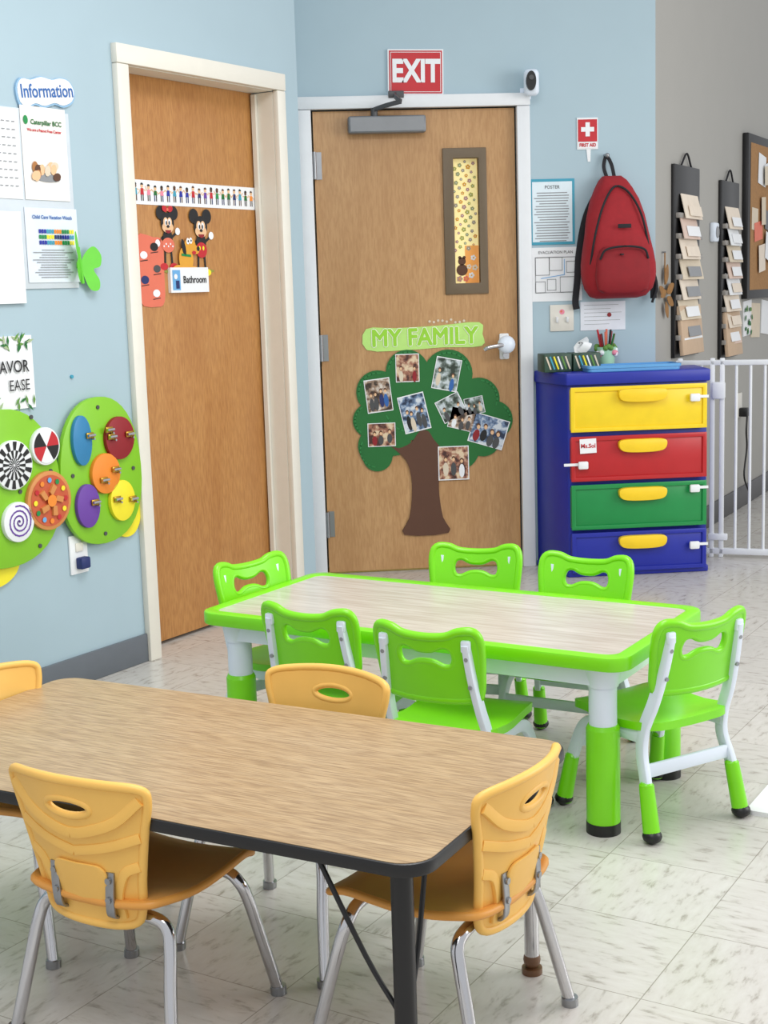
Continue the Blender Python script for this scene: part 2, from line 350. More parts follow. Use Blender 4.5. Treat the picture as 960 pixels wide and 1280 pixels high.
b=BB('door_closer'); b.box((.385,-.028,2.045),(.35,.055,.075),mat('closer_gray','7b7f84',.4,metal=.3),.01); b.box((.385,-.058,2.045),(.33,.004,.06),mgray)
b.cyl((.33,-.03,2.08),(.33,-.03,2.115),.016,dgray); b.sweep([(.33,-.04,2.11),(.38,-.10,2.12),(.44,-.14,2.13)],dgray,w=.02,t=.01,smooth=2,ref=(0,0,1)); b.sweep([(.44,-.14,2.13),(.42,-.08,2.16),(.43,-.035,2.175)],dgray,w=.02,t=.01,smooth=2,ref=(0,0,1)); b.box((.43,-.035,2.175),(.07,.012,.03),dgray,.003)
b.done()
b=BB('exit_sign'); b.rect(.523,2.272,.25,.197,-.012,white,rot=-1.0,th=.012); b.rect(.523,2.272,.238,.185,-.0135,red,rot=-1); b.rect(.523,2.272,.226,.173,-.0145,white,rot=-1);b.rect(.523,2.272,.221,.168,-.0155,red,rot=-1)
b.text('EXIT',.523,2.272,.135,-.017,white,rot=-1,bold=.005,sx=.78); b.done()
# tree of family (on the door face)
YD=.008
b=BB('my_family_banner'); b.prism(smoothloop([(.265,1.045),(.45,1.038),(.62,1.045),(.80,1.045),(.805,1.10),(.79,1.155),(.6,1.145),(.4,1.14),(.265,1.14)],3),YD,YD+.004,ltgreen)
for k in range(8):
    a=k*math.pi/4; b.text('MY FAMILY',.535+.0065*math.cos(a),1.093+.0065*math.sin(a),.108,YD-.002-.00003*k,mat('mint_white','f2f9de',.6),sx=.93)
for k in range(9):
    a=k*math.pi/4; q=.0032 if k<8 else 0; b.text('MY FAMILY',.535+q*math.cos(a),1.093+q*math.sin(a),.108,YD-.003-.00003*k,mat('letter_green','98d437',.6),sx=.93)
for i in range(9): b.disc(.56+i*.02,1.165+random.uniform(-.008,.006),.006,YD+.001,beige,seg=8)
b.done()
b=BB('family_tree_decoration')
trunk=[(.415,.175),(.625,.175),(.60,.25),(.585,.36),(.59,.45),(.63,.56),(.60,.58),(.565,.62),(.54,.66),(.50,.66),(.46,.61),(.40,.585),(.36,.60),(.43,.53),(.455,.45),(.455,.34),(.44,.25)]
b.prism(smoothloop(trunk,3),YD-.0045,YD+.004,brown)
tg2=mat('tree_green2','2c8040',.7)
for i,(px,py,r_) in enumerate([(.45,.94,.10),(.64,.92,.115),(.78,.80,.10),(.85,.70,.09),(.31,.85,.10),(.27,.72,.08),(.30,.60,.09),(.36,.70,.12),(.46,.78,.16),(.62,.76,.17),(.74,.68,.14),(.68,.57,.10),(.30,.55,.07),(.38,.63,.08),(.80,.61,.08)]):
    b.disc(px,py,r_,YD-.002-.0001*i,dkgreen)
for x,z,r_,a0,a1 in ((.45,.94,.088,60,170),(.64,.92,.10,10,120),(.78,.80,.088,-20,80),(.31,.85,.088,80,190),(.27,.72,.07,120,230),(.30,.58,.08,150,260),(.46,.78,.12,200,290),(.85,.70,.078,-60,50)):
    b.line([(x+r_*math.cos(R(a0+(a1-a0)*k/8)),z+r_*math.sin(R(a0+(a1-a0)*k/8))) for k in range(9)],.006,YD-.0041,tg2)
pm=[photomat('photo_outdoor','2f3a30','7f8c86','c9d2d6'),photomat('photo_indoor','3a2c26','9a7f6a','d9cfc4'),photomat('photo_blue','23304a','6f87a8','d4dbe2'),photomat('photo_warm','4a2a26','a5705a','e0c9a8')]
def photo(x,z,w,h,rot,seed):
    rr=random.Random(seed); y=YD-.005
    c_,s_=math.cos(R(rot)),math.sin(R(rot))
    def P(u,v): return (x+u*w*c_-v*h*s_, z+u*w*s_+v*h*c_)
    b.rect(x,z,w,h,y,white,rot); b.rect(x,z,w*.94,h*.94,y-.0006,pm[seed%4],rot)
    k=rr.randint(2,4)
    for i in range(k):
        u=-.28+.56*i/(k-1)+rr.uniform(-.03,.03); v=rr.uniform(-.12,.05); p=P(u,v-.2); q=P(u,v+.08)
        hh=h*.20; cl=rr.choice([dred,navy,white,dgray,black,dgray,bluetxt,beige,dgray])
        b.disc(p[0],p[1],w*.09,y-.0012-.0003*i,cl,rz=hh,tilt=rot,seg=16); b.disc(q[0],q[1]+.006,w*.06,y-.0013-.0003*i,brown,seg=10,rz=w*.07); b.disc(q[0],q[1],w*.047,y-.0014-.0003*i,tan,seg=10,rz=w*.06)
for i,a in enumerate([(.451,.956,.11,.13,0),(.633,.921,.12,.15,-12),(.313,.834,.12,.155,6),(.477,.747,.125,.175,12),(.322,.651,.13,.11,0),(.65,.765,.12,.11,25),(.70,.71,.12,.10,-15),(.825,.648,.17,.14,-18),(.656,.505,.145,.16,0),(.76,.77,.09,.08,10)]): photo(*a,i+3)
b.done()
b=BB('first_aid_sign'); b.rect(1.303,1.99,.096,.14,-.006,white,th=.006); b.rect(1.303,2.003,.088,.098,-.008,red); b.rect(1.303,2.008,.06,.02,-.009,white); b.rect(1.303,2.008,.02,.062,-.0095,white)
b.rect(1.303,1.938,.088,.026,-.008,white); b.text('FIRST AID',1.303,1.938,.021,-.0095,red,bold=.0008,sx=.85); b.poly([(1.298,1.92),(1.318,1.92),(1.316,1.865),(1.304,1.865)],-.004,white,th=.004); b.done()
b=BB('security_camera'); b.box((1.035,-.07,2.21),(.068,.085,.115),wplas,.022,rot=(R(10),0,R(-12)),seg=4); b.prism([(1.025+.022*math.cos(R(k*18)),2.212+.042*math.sin(R(k*18))) for k in range(20)],-.122,-.10,black); b.cyl((1.02,-.0,2.17),(1.025,-.05,2.18),.015,wplas); b.box((1.02,-.004,2.17),(.05,.008,.05),wplas,.003)
b.cyl((1.025,-.12,2.225),(1.025,-.126,2.225),.011,dgray); b.done()
def sheet(b,x0,x1,z0,z1,y,m1,lines=0,mline=mgray,rot=0):
    b.rect((x0+x1)/2,(z0+z1)/2,x1-x0,z1-z0,y,m1,rot,th=-y if y>-.005 else .0015)
    for k in range(lines):
        z=z1-(z1-z0)*(.12+.8*k/max(1,lines)); w=(x1-x0)*random.uniform(.55,.84)
        b.rect(x0+(x1-x0)*.08+w/2,z,w,(z1-z0)*.012,y-.001,mline)
b=BB('blue_border_poster'); b.rect(1.137,1.645,.208,.295,-.004,teal,th=.004); b.rect(1.137,1.645,.185,.27,-.005,mat('pale_blue','dbe9f0',.5)); b.text('POSTER',1.137,1.755,.022,-.0065,dgray,sx=.9)
for k in range(19): b.rect(1.137+random.uniform(-.004,.004),1.73-k*.012,random.uniform(.12,.165),.004,-.0062,mgray)
b.done()
b=BB('evacuation_map'); sheet(b,1.034,1.272,1.24,1.485,-.003,white)
def o_(x0,z0,x1,z1): b.line([(x0,z0),(x1,z0),(x1,z1),(x0,z1),(x0,z0)],.0025,-.0055,mgray)
o_(1.055,1.28,1.25,1.44); o_(1.055,1.36,1.12,1.44); o_(1.12,1.38,1.18,1.44); o_(1.055,1.28,1.10,1.33); o_(1.17,1.28,1.25,1.35); o_(1.20,1.37,1.25,1.42); o_(1.11,1.29,1.15,1.34)
b.line([(1.08,1.345),(1.19,1.36),(1.19,1.43)],.003,-.006,sky)
b.text('EVACUATION PLAN',1.15,1.462,.018,-.0055,dgray); b.done()
b=BB('light_switch'); b.box((1.176,-.004,1.162),(.112,.008,.122),mat('switch_cream','ddd9cf',.4),.003)
for x in (1.152,1.2): b.box((x,-.012,1.155),(.010,.018,.024),white,.002,rot=(.3,0,0))
b.disc(1.176,1.19,.012,-.009,pink); b.disc(1.173,1.192,.005,-.0095,coral); b.done()
b=BB('handwritten_notice'); sheet(b,1.264,1.476,1.10,1.232,-.004,mat('pale_paper','e2e6ee',.6),6); b.disc(1.40,1.17,.01,-.0055,dred); b.done()
# backpack (hangs on hook)
b=B('red_backpack',(-.04,0,0))
def ring(z,w,d,yo,n=28,p=2.6):
    o=[]
    for k in range(n):
        a=2*math.pi*k/n; c,s_=math.cos(a),math.sin(a)
        o.append((1.452+w/2*math.copysign(abs(c)**(2/p),c)+(z-1.5)*-.03+.006*math.sin(a*3+z*20), yo+d/2*math.copysign(abs(s_)**(2/p),s_)-.006*max(0,-s_)*math.sin(z*34+c*3), z))
    return o
prof=[(1.245,.20,.08),(1.255,.27,.13),(1.29,.32,.17),(1.325,.335,.18),(1.36,.34,.185),(1.40,.34,.185),(1.45,.335,.18),(1.50,.325,.175),(1.54,.31,.17),(1.58,.29,.16),(1.62,.265,.15),(1.69,.215,.13),(1.74,.17,.105),(1.775,.13,.08),(1.795,.09,.05)]
b.loft([ring(z,w*.97,d,-.02-d/2) for z,w,d in prof],backpk)
def ringp(z,w,d,yo,n=24,p=3):
    return [(1.455+w/2*math.copysign(abs(math.cos(2*math.pi*k/n))**(2/p),math.cos(2*math.pi*k/n)),yo+d/2*math.copysign(abs(math.sin(2*math.pi*k/n))**(2/p),math.sin(2*math.pi*k/n)),z) for k in range(n)]
b.loft([ringp(z,w,d,-.195) for z,w,d in ((1.27,.18,.03),(1.285,.23,.06),(1.34,.25,.075),(1.42,.24,.07),(1.46,.21,.05),(1.475,.17,.02))],mat('backpack_pocket','870f1a',.75,var=.08,bump=.3))
b.sweep([(1.345,-.222,1.42),(1.37,-.235,1.462),(1.455,-.24,1.475),(1.54,-.235,1.462),(1.565,-.222,1.42)],strapk,r=.005)
b.sweep([(1.315,-.165,1.40),(1.33,-.187,1.52),(1.365,-.177,1.64),(1.41,-.148,1.72),(1.45,-.133,1.745),(1.50,-.148,1.71),(1.545,-.173,1.62),(1.575,-.173,1.5),(1.59,-.158,1.40)],strapk,r=.005)
b.box((1.46,-.21,1.565),(.06,.006,.018),strapk,.002); b.box((1.44,-.235,1.44),(.012,.03,.006),strapk)
b.sweep([(1.42,-.05,1.79),(1.41,-.035,1.84),(1.425,-.025,1.885),(1.445,-.035,1.85),(1.455,-.05,1.79)],strapk,w=.016,t=.006)
b.sweep([(1.40,-.03,1.76),(1.33,-.02,1.62),(1.295,-.02,1.45),(1.285,-.03,1.34),(1.275,-.03,1.24),(1.28,-.03,1.20)],strapk,w=.03,t=.008,ref=(1,0,0))
b.sweep([(1.50,-.03,1.76),(1.58,-.02,1.6),(1.62,-.03,1.45),(1.635,-.05,1.33),(1.64,-.04,1.24)],strapk,w=.03,t=.008,ref=(1,0,0)); b.sweep([(1.62,-.04,1.42),(1.65,-.06,1.3),(1.63,-.05,1.22)],strapk,w=.012,t=.004)
b.cyl((1.425,0,1.89),(1.425,-.04,1.885),.008,steel); b.sph((1.425,-.042,1.888),.011,steel); b.done()
b=BG('autumn_leaf_decoration')
lf=mat('autumn_leaf','8f6224',.6,var=.2,scale=30)
L_=[(0,0),(.03,.018),(.06,.012),(.075,0),(.06,-.012),(.03,-.018)]
for i,(cx,cz,a0,s_) in enumerate(((.10,1.30,75,1.3),(.12,1.26,25,1.3),(.09,1.25,150,1.1),(.10,1.22,-70,1.1),(.11,1.27,200,1.0),(.12,1.24,-25,1.2))):
    b.poly([(cx+s_*(x*math.cos(R(a0))-z*math.sin(R(a0)))*1.3,cz+s_*(x*math.sin(R(a0))+z*math.cos(R(a0)))) for x,z in smoothloop(L_,3)],-.02-.0003*i,lf,th=.002)
b.sweep([(.10,-.015,1.45),(.09,-.018,1.38),(.10,-.015,1.3)],lf,r=.003); b.cyl((.10,0,1.45),(.10,-.02,1.45),.004,steel); b.done()
# ---------------------------------------------------------------- left wall items
b=BL('information_sign')
sg2=smoothloop([(-1.44,1.95),(-1.41,1.935),(-1.37,1.945),(-1.33,1.935),(-1.28,1.945),(-1.24,1.935),(-1.195,1.95),(-1.18,1.985),(-1.2,2.02),(-1.24,2.03),(-1.28,2.025),(-1.33,2.035),(-1.38,2.025),(-1.42,2.03),(-1.445,2.0)],3)
rot6=lambda p:((p[0]+1.31)*math.cos(.10)-(p[1]-1.985)*math.sin(.10)-1.31,(p[0]+1.31)*math.sin(.10)+(p[1]-1.985)*math.cos(.10)+1.985)
b.prism([rot6(p) for p in sg2],-.008,0,mat('cloud_blue_edge','8fb6d4',.5)); b.prism([rot6((p[0]*.95-.0655,(p[1]-1.985)*.9+1.987)) for p in sg2],-.010,-.008,white)
b.text('Information',-1.31,1.987,.060,-.0115,bluetxt,rot=5.7,bold=.0008,sx=.84); b.done()
b=BL('child_center_notice_board')
b.box((-1.61,-.003,1.64),(.79,.006,.57),mat('sheet_protector','cfd8df',.25),.002)
sheet(b,-1.99,-1.445,1.64,1.92,-.009,white)
for i in range(9):
    for j in range(4): b.rect(-1.47-j*.022,1.88-i*.025,.014,.003,-.0115,mgray)
sheet(b,-1.435,-1.235,1.64,1.935,-.009,mat('warm_paper','ece9e4',.5))
b.disc(-1.415,1.89,.01,-.0115,chgrn,rz=.014); b.text('Caterpillar BCC',-1.325,1.885,.021,-.0115,dkgreen,bold=.0005); b.text('We are a Peanut Free Center',-1.335,1.86,.0125,-.0115,red,bold=.0004)
for i in range(12): b.disc(-1.335+random.uniform(-.06,.055),1.735+random.uniform(-.022,.02),.018,-.0118-.0002*i,[brown,tan,mat('peanut','a9703c',.6),tan,beige][i%5],rz=.013,seg=14,tilt=random.uniform(0,90))
b.disc(-1.33,1.71,.055,-.0114,mgray,rz=.012)
sheet(b,-1.445,-1.21,1.375,1.615,-.009,mat('pale_paper2','dbe4ee',.5))
b.text('Child Care Vacation Watch',-1.325,1.585,.016,-.0115,bluetxt,bold=.0004)
for i in range(3):
    for j in range(14): b.rect(-1.385+j*.0115,1.54-i*.018,.0095,.013,-.0115,[chblue,teal,orange,chgrn,yellow,navy][(i*3+j//3)%6])
for i in range(12): b.rect(-1.33,1.48-i*.008,random.uniform(.1,.19),.0025,-.0115,mgray)
sheet(b,-1.99,-1.465,1.31,1.60,-.012,white,0)
b.done()
b=BL('butterfly_decoration'); bf=mat('butterfly_green','66cc33',.5)
wing=smoothloop([(0,.0),(.02,.05),(.05,.085),(.075,.07),(.07,.03),(.045,.005),(.065,-.02),(.06,-.055),(.03,-.07),(.01,-.04)],4)
for sgn,tilt,op in ((1,-.55,.25),(-1,-.35,.75)):
    b.addraw([(-1.215+sgn*math.cos(op)*x*1.15,-.02-abs(x)*math.sin(op)*.8,1.435+z+sgn*x*tilt) for x,z in wing],[list(range(len(wing)))],bf)
b.cyl((-1.205,-.014,1.37),(-1.225,-.022,1.49),.006,bf,r1=.005); b.box((-1.215,-.008,1.43),(.02,.016,.02),bf); b.done()
b=BL('favor_sign'); b.rect(-1.585,1.09,.27,.235,-.006,white,th=.006)
for i in range(46):
    x=-1.455-random.uniform(0,.26); z=random.choice([1.188,1.185,.992])+random.uniform(-.018,.018); a=random.uniform(0,180)
    b.poly([(x+.018*math.cos(R(a)),z+.018*math.sin(R(a))),(x+.005*math.cos(R(a+90)),z+.005*math.sin(R(a+90))),(x-.018*math.cos(R(a)),z-.018*math.sin(R(a))),(x-.005*math.cos(R(a+90)),z-.005*math.sin(R(a+90)))],-.0085-.00005*i,random.choice([leafg,dkgreen,mat('sage','a3b58c',.6)]))
b.text('FAVOR',-1.475,1.108,.055,-.012,black,bold=.0006,align='RIGHT',sx=.85); b.text('EASE',-1.475,1.048,.05,-.012,black,align='RIGHT',sx=.85)
b.done()
def ell(cx,cz,rx,rz_,p=2.2,tp=0,n=40):
    o=[]
    for k in range(n):
        a=2*math.pi*k/n;c,s_=math.cos(a),math.sin(a); z=rz_*math.copysign(abs(s_)**(2/p),s_)
        o.append((cx+rx*(1-tp*z/rz_)*math.copysign(abs(c)**(2/p),c),cz+z))
    return o
b=BL('busy_board_spinner'); 
b.prism(ell(-1.62,.725,.235,.255,2.2,.08),-.03,-.012,lgreen2,bev=.003); b.prism(ell(-1.70,.50,.13,.09),-.012,0,yellow); b.box((-1.66,-.006,.72),(.2,.012,.3),lgreen2)
def disc3(x,z,r_,mt,y=-.045,th=.016,rz_=None): b.prism(ell(x,z,r_,rz_ or r_,2,n=32),y,y+th,mt,bev=.002)
disc3(-1.455,.845,.062,white)
for k in range(6): b.disc(-1.455,.845,.055,-.0465,[red,white,black][k%3],a0=k*60,a1=k*60+60,seg=8)
disc3(-1.60,.80,.08,white)
for q,(r0,r1) in enumerate(((.048,.076),(.022,.048),(.004,.022))):
    for k in range(14):
        a=[R(k*360/14+q*12.85+12.85*j/3) for j in range(4)]
        b.poly([(-1.60+r1*math.cos(x),.80+r1*math.sin(x)) for x in a]+[(-1.60+r0*math.cos(x),.80+r0*math.sin(x)) for x in a[::-1]],-.0465,black)
disc3(-1.455,.665,.098,mat('light_wood','d28a4a',.5)); b.disc(-1.455,.665,.085,-.0465,mat('disc_red','c65a35',.5)); 
for k in range(12): b.disc(-1.455+.068*math.cos(k*.5236),.665+.068*math.sin(k*.5236),.009,-.05,[red,yellow,chgrn,sky,orange][k%5],seg=10)
for k in range(5): b.prism([(-1.455+r_*math.cos(k*1.257+a),.665+r_*math.sin(k*1.257+a)) for r_,a in ((.015,0),(.05,-.25),(.056,.1),(.03,.5))],-.055,-.0465,mat('light_wood','d28a4a',.5))
b.disc(-1.455,.665,.02,-.056,orange)
disc3(-1.595,.615,.065,white)
pts=[(-1.595+.055*t/60*math.cos(t*.35),.615+.055*t/60*math.sin(t*.35)) for t in range(60)]; b.line(pts,.005,-.0465,purple)
for x,z in ((-1.50,.945),(-1.50,.52),(-1.43,.76),(-1.57,.71)): b.cyl((x,-.03,z),(x,-.034,z),.007,dgray)
b.done()
b=BL('busy_board_latches')
b.prism(ell(-1.185,.73,.20,.255,2.3,.06),-.03,-.012,lgreen2,bev=.003); b.prism(ell(-1.055,.575,.075,.10),-.012,0,yellow); b.box((-1.2,-.006,.75),(.2,.012,.3),lgreen2)
for x,z,r_,c,rz_ in ((-1.285,.845,.045,mat('knob_blue','2f7fb0',.4),.085),(-1.10,.835,.072,dred,.075),(-1.18,.72,.07,orange,.07),(-1.275,.62,.055,purple,.075),(-1.105,.615,.062,yellow,.072)):
    disc3(x,z,r_,c,rz_=rz_)
for x,z in ((-1.255,.86),(-1.15,.845),(-1.06,.845),(-1.14,.73),(-1.2,.70),(-1.25,.63),(-1.14,.625),(-1.06,.615),(-1.16,.87)):
    b.box((x,-.05,z),(.034,.006,.02),gold,.002); b.cyl((x-.015,-.056,z),(x+.018,-.056,z),.005,chrome); b.cyl((x+.008,-.05,z-.012),(x+.008,-.064,z-.012),.004,chrome,seg=8)
for x,z in ((-1.19,.95),(-1.19,.51),(-1.33,.73),(-1.03,.72)): b.cyl((x,-.03,z),(x,-.034,z),.007,dgray)
b.done()
b=BL('wall_outlet'); b.box((-1.30,-.004,.455),(.085,.008,.135),white,.003); b.box((-1.295,-.02,.425),(.045,.03,.04),navy,.006); b.box((-1.30,-.010,.48),(.035,.006,.03),trimw,.002); b.done()
b=BL('wall_screw'); b.cyl((-1.275,0,1.06),(-1.275,-.006,1.06),.006,teal); b.done()
# ---------------------------------------------------------------- gray wall items
def chart(name,x0,x1,z0,z1,rows):
    b=BG(name); b.box(((x0+x1)/2,-.010,(z0+z1)/2),(x1-x0,.02,z1-z0),black,.004)
    w=x1-x0
    for r_ in range(rows):
        z=z1-.15-r_*(z1-z0-.24)/rows; sh=random.uniform(-.03,.03)*w*2
        m_=random.choice([beige,white,cream,mat('blush_card','dcc3b4',.6)]); m2=random.choice([cream,white,mgray])
        b.box((x0+w*.5+sh,-.036,z-.045),(w*.74,.004,.12),m_,rot=(R(-13),0,R(random.uniform(-3,3)))); b.box((x0+w*.55+sh,-.050,z-.065),(w*.5,.003,.05),m2,rot=(R(-13),0,0))
        b.box((x0+w/2,-.028,z-.09),(w*.94,.025,.025),mat('clear_pocket','8f8a84',.3),.003)
    b.box(((x0+x1)/2,-.036,z0+.13),(w*.85,.02,.24),mat('kraft','c9ae92',.7),.003,rot=(R(-5),0,0)); b.sweep([(x0+w*.3,-.012,z1),(x0+w*.5,-.015,z1+.06),(x0+w*.7,-.012,z1)],strapk,r=.005)
    b.done()
chart('pocket_chart',.25,.69,.945,1.865,7)
chart('pocket_chart',1.13,1.51,.89,1.835,8)
b=BG('bulletin_board'); b.box((2.5,-.018,1.66),(1.7,.036,.92),black,.006); b.rect(2.5,1.66,1.60,.82,-.037,cork)
for i in range(34):
    x=random.uniform(1.80,3.2); z=random.uniform(1.33,1.98); b.rect(x,z,random.uniform(.1,.22),random.uniform(.1,.18),-.039-.0005*i,random.choice([white,beige,white,coral,white,dgray,cream]),rot=random.uniform(-12,12))
b.done()
b=BG('posted_papers')
for i,(x,z,w,h,c) in enumerate([(1.80,1.09,.2,.2,white),(2.0,1.07,.22,.2,beige),(2.25,1.08,.2,.2,white),(2.5,1.08,.25,.2,white)]): b.rect(x,z,w,h,-.004-.0005*i,c,rot=random.uniform(-6,6),th=.004+.0005*i)
for k in range(14): b.disc(1.80+random.uniform(-.08,.09),1.09+random.uniform(-.09,.06),.02,-.008-.0003*k,random.choice([leafg,dkgreen]),rz=.012,seg=10,tilt=random.uniform(0,180))
b.done()
b=BG('wall_outlet'); b.box((1.62,-.004,.60),(.10,.008,.14),mat('switch_cream','ddd9cf',.4),.003); b.box((1.62,-.03,.56),(.05,.05,.05),black,.006); b.sweep([(1.62,-.05,.55),(1.60,-.05,.45),(1.66,-.04,.35),(1.6,-.04,.2),(1.7,-.04,.1)],black,r=.005); b.done()
b=BG('thermostat'); b.box((1.0,-.015,1.56),(.09,.03,.10),wplas,.01); b.cyl((1.0,-.03,1.56),(1.0,-.034,1.56),.03,mgray); b.done()
# ---------------------------------------------------------------- drawer chest
b=B('toy_drawer_chest')
fx0,fx1,bx0,bx1,fy,by,zt=1.132,1.768,1.045,1.80,-.31,-.016,.925
b.prism([(fx0,fy),(fx1,fy),(bx1,by),(bx0,by)],.012,zt-.012,chblue,plane='XY',bev=.006)
b.prism([(fx0-.01,fy-.022),(fx1+.01,fy-.022),(bx1+.008,by),(bx0-.008,by)],zt-.055,zt,chblue,plane='XY',bev=.008)
b.prism([(fx0-.006,fy-.016),(fx1+.006,fy-.016),(bx1+.006,by),(bx0-.006,by)],.0,.03,chblue,plane='XY',bev=.006)
for i,(z0,z1,c) in enumerate(((.66,.862,chyel),(.438,.642,chred),(.218,.424,chgrn),(.02,.205,chblue))):
    zc=(z0+z1)/2; h=z1-z0
    b.box((1.449,fy-.012,zc),(.62,.03,h-.012),c,.008); b.prism([[(1.139,z0+.002),(1.759,z0+.002),(1.759,z1),(1.139,z1)],[(1.158,z0+.02),(1.74,z0+.02),(1.74,z1-.02),(1.158,z1-.02)]],fy-.034,fy-.024,c,bev=.002)
    hw=.22; hz=z1-.025 if i else z1-.02
    b.prism(smoothloop([(1.46-hw/2,hz-.012),(1.46-hw/2+.02,hz-.045),(1.46,hz-.052),(1.46+hw/2-.02,hz-.045),(1.46+hw/2,hz-.012),(1.46+hw/2-.02,hz+.006),(1.46,hz+.008),(1.46-hw/2+.02,hz+.006)],4),fy-.062,fy-.03,handy,bev=.004)
for x,z in ((1.70,.80),(1.70,.39),(1.70,.13),(1.19,.515)):
    b.box((x,fy-.045,z),(.045,.02,.035),white,.006); b.box((x+(.03 if x>1.5 else -.05),fy-.035,z+.003),(.07,.006,.012),white)
b.rect(1.215,.60,.075,.065,fy-.036,white,rot=2); b.text('Ms.Sol',1.215,.60,.026,fy-.0375,red,bold=.0006); b.done()
b=B('tissue_box',(1.175,-.15,.925),R(4)); 
for x in (-.068,.068): 
    b.box((x,0,.041),(.128,.12,.082),mat('tissue_box_pattern','2f4a3c',.5,var=.3,scale=60),.004)
    for k in range(6): b.rect(x-.045+k*.018,.042,.007,.062,-.0615,[beige,teal,yellow,white,leafg,beige][k],rot=20)
b.sweep([(.06,0,.08),(.05,.01,.10),(.07,.0,.125),(.06,-.01,.14)],white,w=.05,t=.004,smooth=3); b.sweep([(.055,0,.08),(.08,-.01,.11),(.09,.0,.125)],white,w=.04,t=.004,smooth=3); b.done()
b=B('pencil_cup',(1.365,-.08,.925)); b.cyl((0,0,0),(0,0,.10),.035,mat('cup_mint','a9d8b8',.5),r1=.045); b.cyl((0,0,.1),(0,0,.101),.04,dkgreen)
for k in range(10):
    a=k*.63; b.cyl((.02*math.cos(a),.02*math.sin(a),.08),(.04*math.cos(a),.04*math.sin(a),.16+.01*(k%3)),.005,[red,dred,coral,black,dkgreen][k%5],seg=8)
for k in range(22): b.sph((.043*math.cos(k),.043*math.sin(k),.085+.018*math.sin(k*3)),.013,[white,leafg,pink,leafg][k%4],seg=8)
b.done()
b=B('blue_plastic_tray',(1.435,-.245,.925)); b.prism(rrect(.42,.15,.02),0,.018,mat('tray_blue','5f9fd6',.35),plane='XY',bev=.003); b.prism([rrect(.43,.16,.02),rrect(.40,.13,.015)],.016,.028,mat('tray_blue','5f9fd6',.35),plane='XY'); b.done()
# ---------------------------------------------------------------- gate
b=B('baby_gate',(1.74,.07,0),math.atan2(-.1,.225))
gw=mat('gate_white','e6e9ec',.35)
def bar(x,r_=.007,z0=.03,z1=.93): b.cyl((x,0,z0),(x,0,z1),r_,gw,seg=12)
b.box((.75,0,.03),(1.5,.025,.03),gw,.005); b.box((.75,0,.93),(1.5,.025,.025),gw,.005)
for x in (.02,.17,.215,1.0,1.05): b.box((x,0,.476),(.022,.025,.952),gw,.004)
for k in range(24):
    x=.28+k*.065
    if x<1.48: bar(x)
for x in (.07,.12): bar(x)
b.box((.20,-.01,.80),(.06,.04,.08),gw,.008); b.box((.20,-.005,.10),(.09,.03,.03),gw,.004); b.done()
# ---------------------------------------------------------------- green table
t1=Vector((.2486,-2.7804,0)); a1=-.6254
b=B('kids_activity_table',t1,a1); h=.4578; Lx,Wy=1.249,.60
b.prism([rrect(Lx,Wy,.055),rrect(Lx-.075,Wy-.075,.03)],h-.036,h,lgreen,plane='XY',bev=.006)
b.prism(rrect(Lx-.07,Wy-.07,.03),h-.028,h-.003,pale,plane='XY')
b.prism([rrect(Lx-.09,Wy-.09,.04),rrect(Lx-.12,Wy-.12,.03)],h-.085,h-.03,wplas,plane='XY',bev=.003)
for sx in (-1,1):
    for sy in (-1,1):
        x,y=sx*(Lx/2-.085),sy*(Wy/2-.08)
        b.cyl((x,y,.24),(x,y,h-.03),.034,wplas,seg=28); b.cyl((x,y,h-.09),(x,y,h-.03),.038,wplas,r1=.05,seg=28)
        b.cyl((x,y,.025),(x,y,.262),.041,lgreen,seg=28); b.cyl((x,y,.262),(x,y,.272),.041,lgreen,r1=.036,seg=28); b.cyl((x,y,0),(x,y,.028),.042,black,seg=28)
b.done()
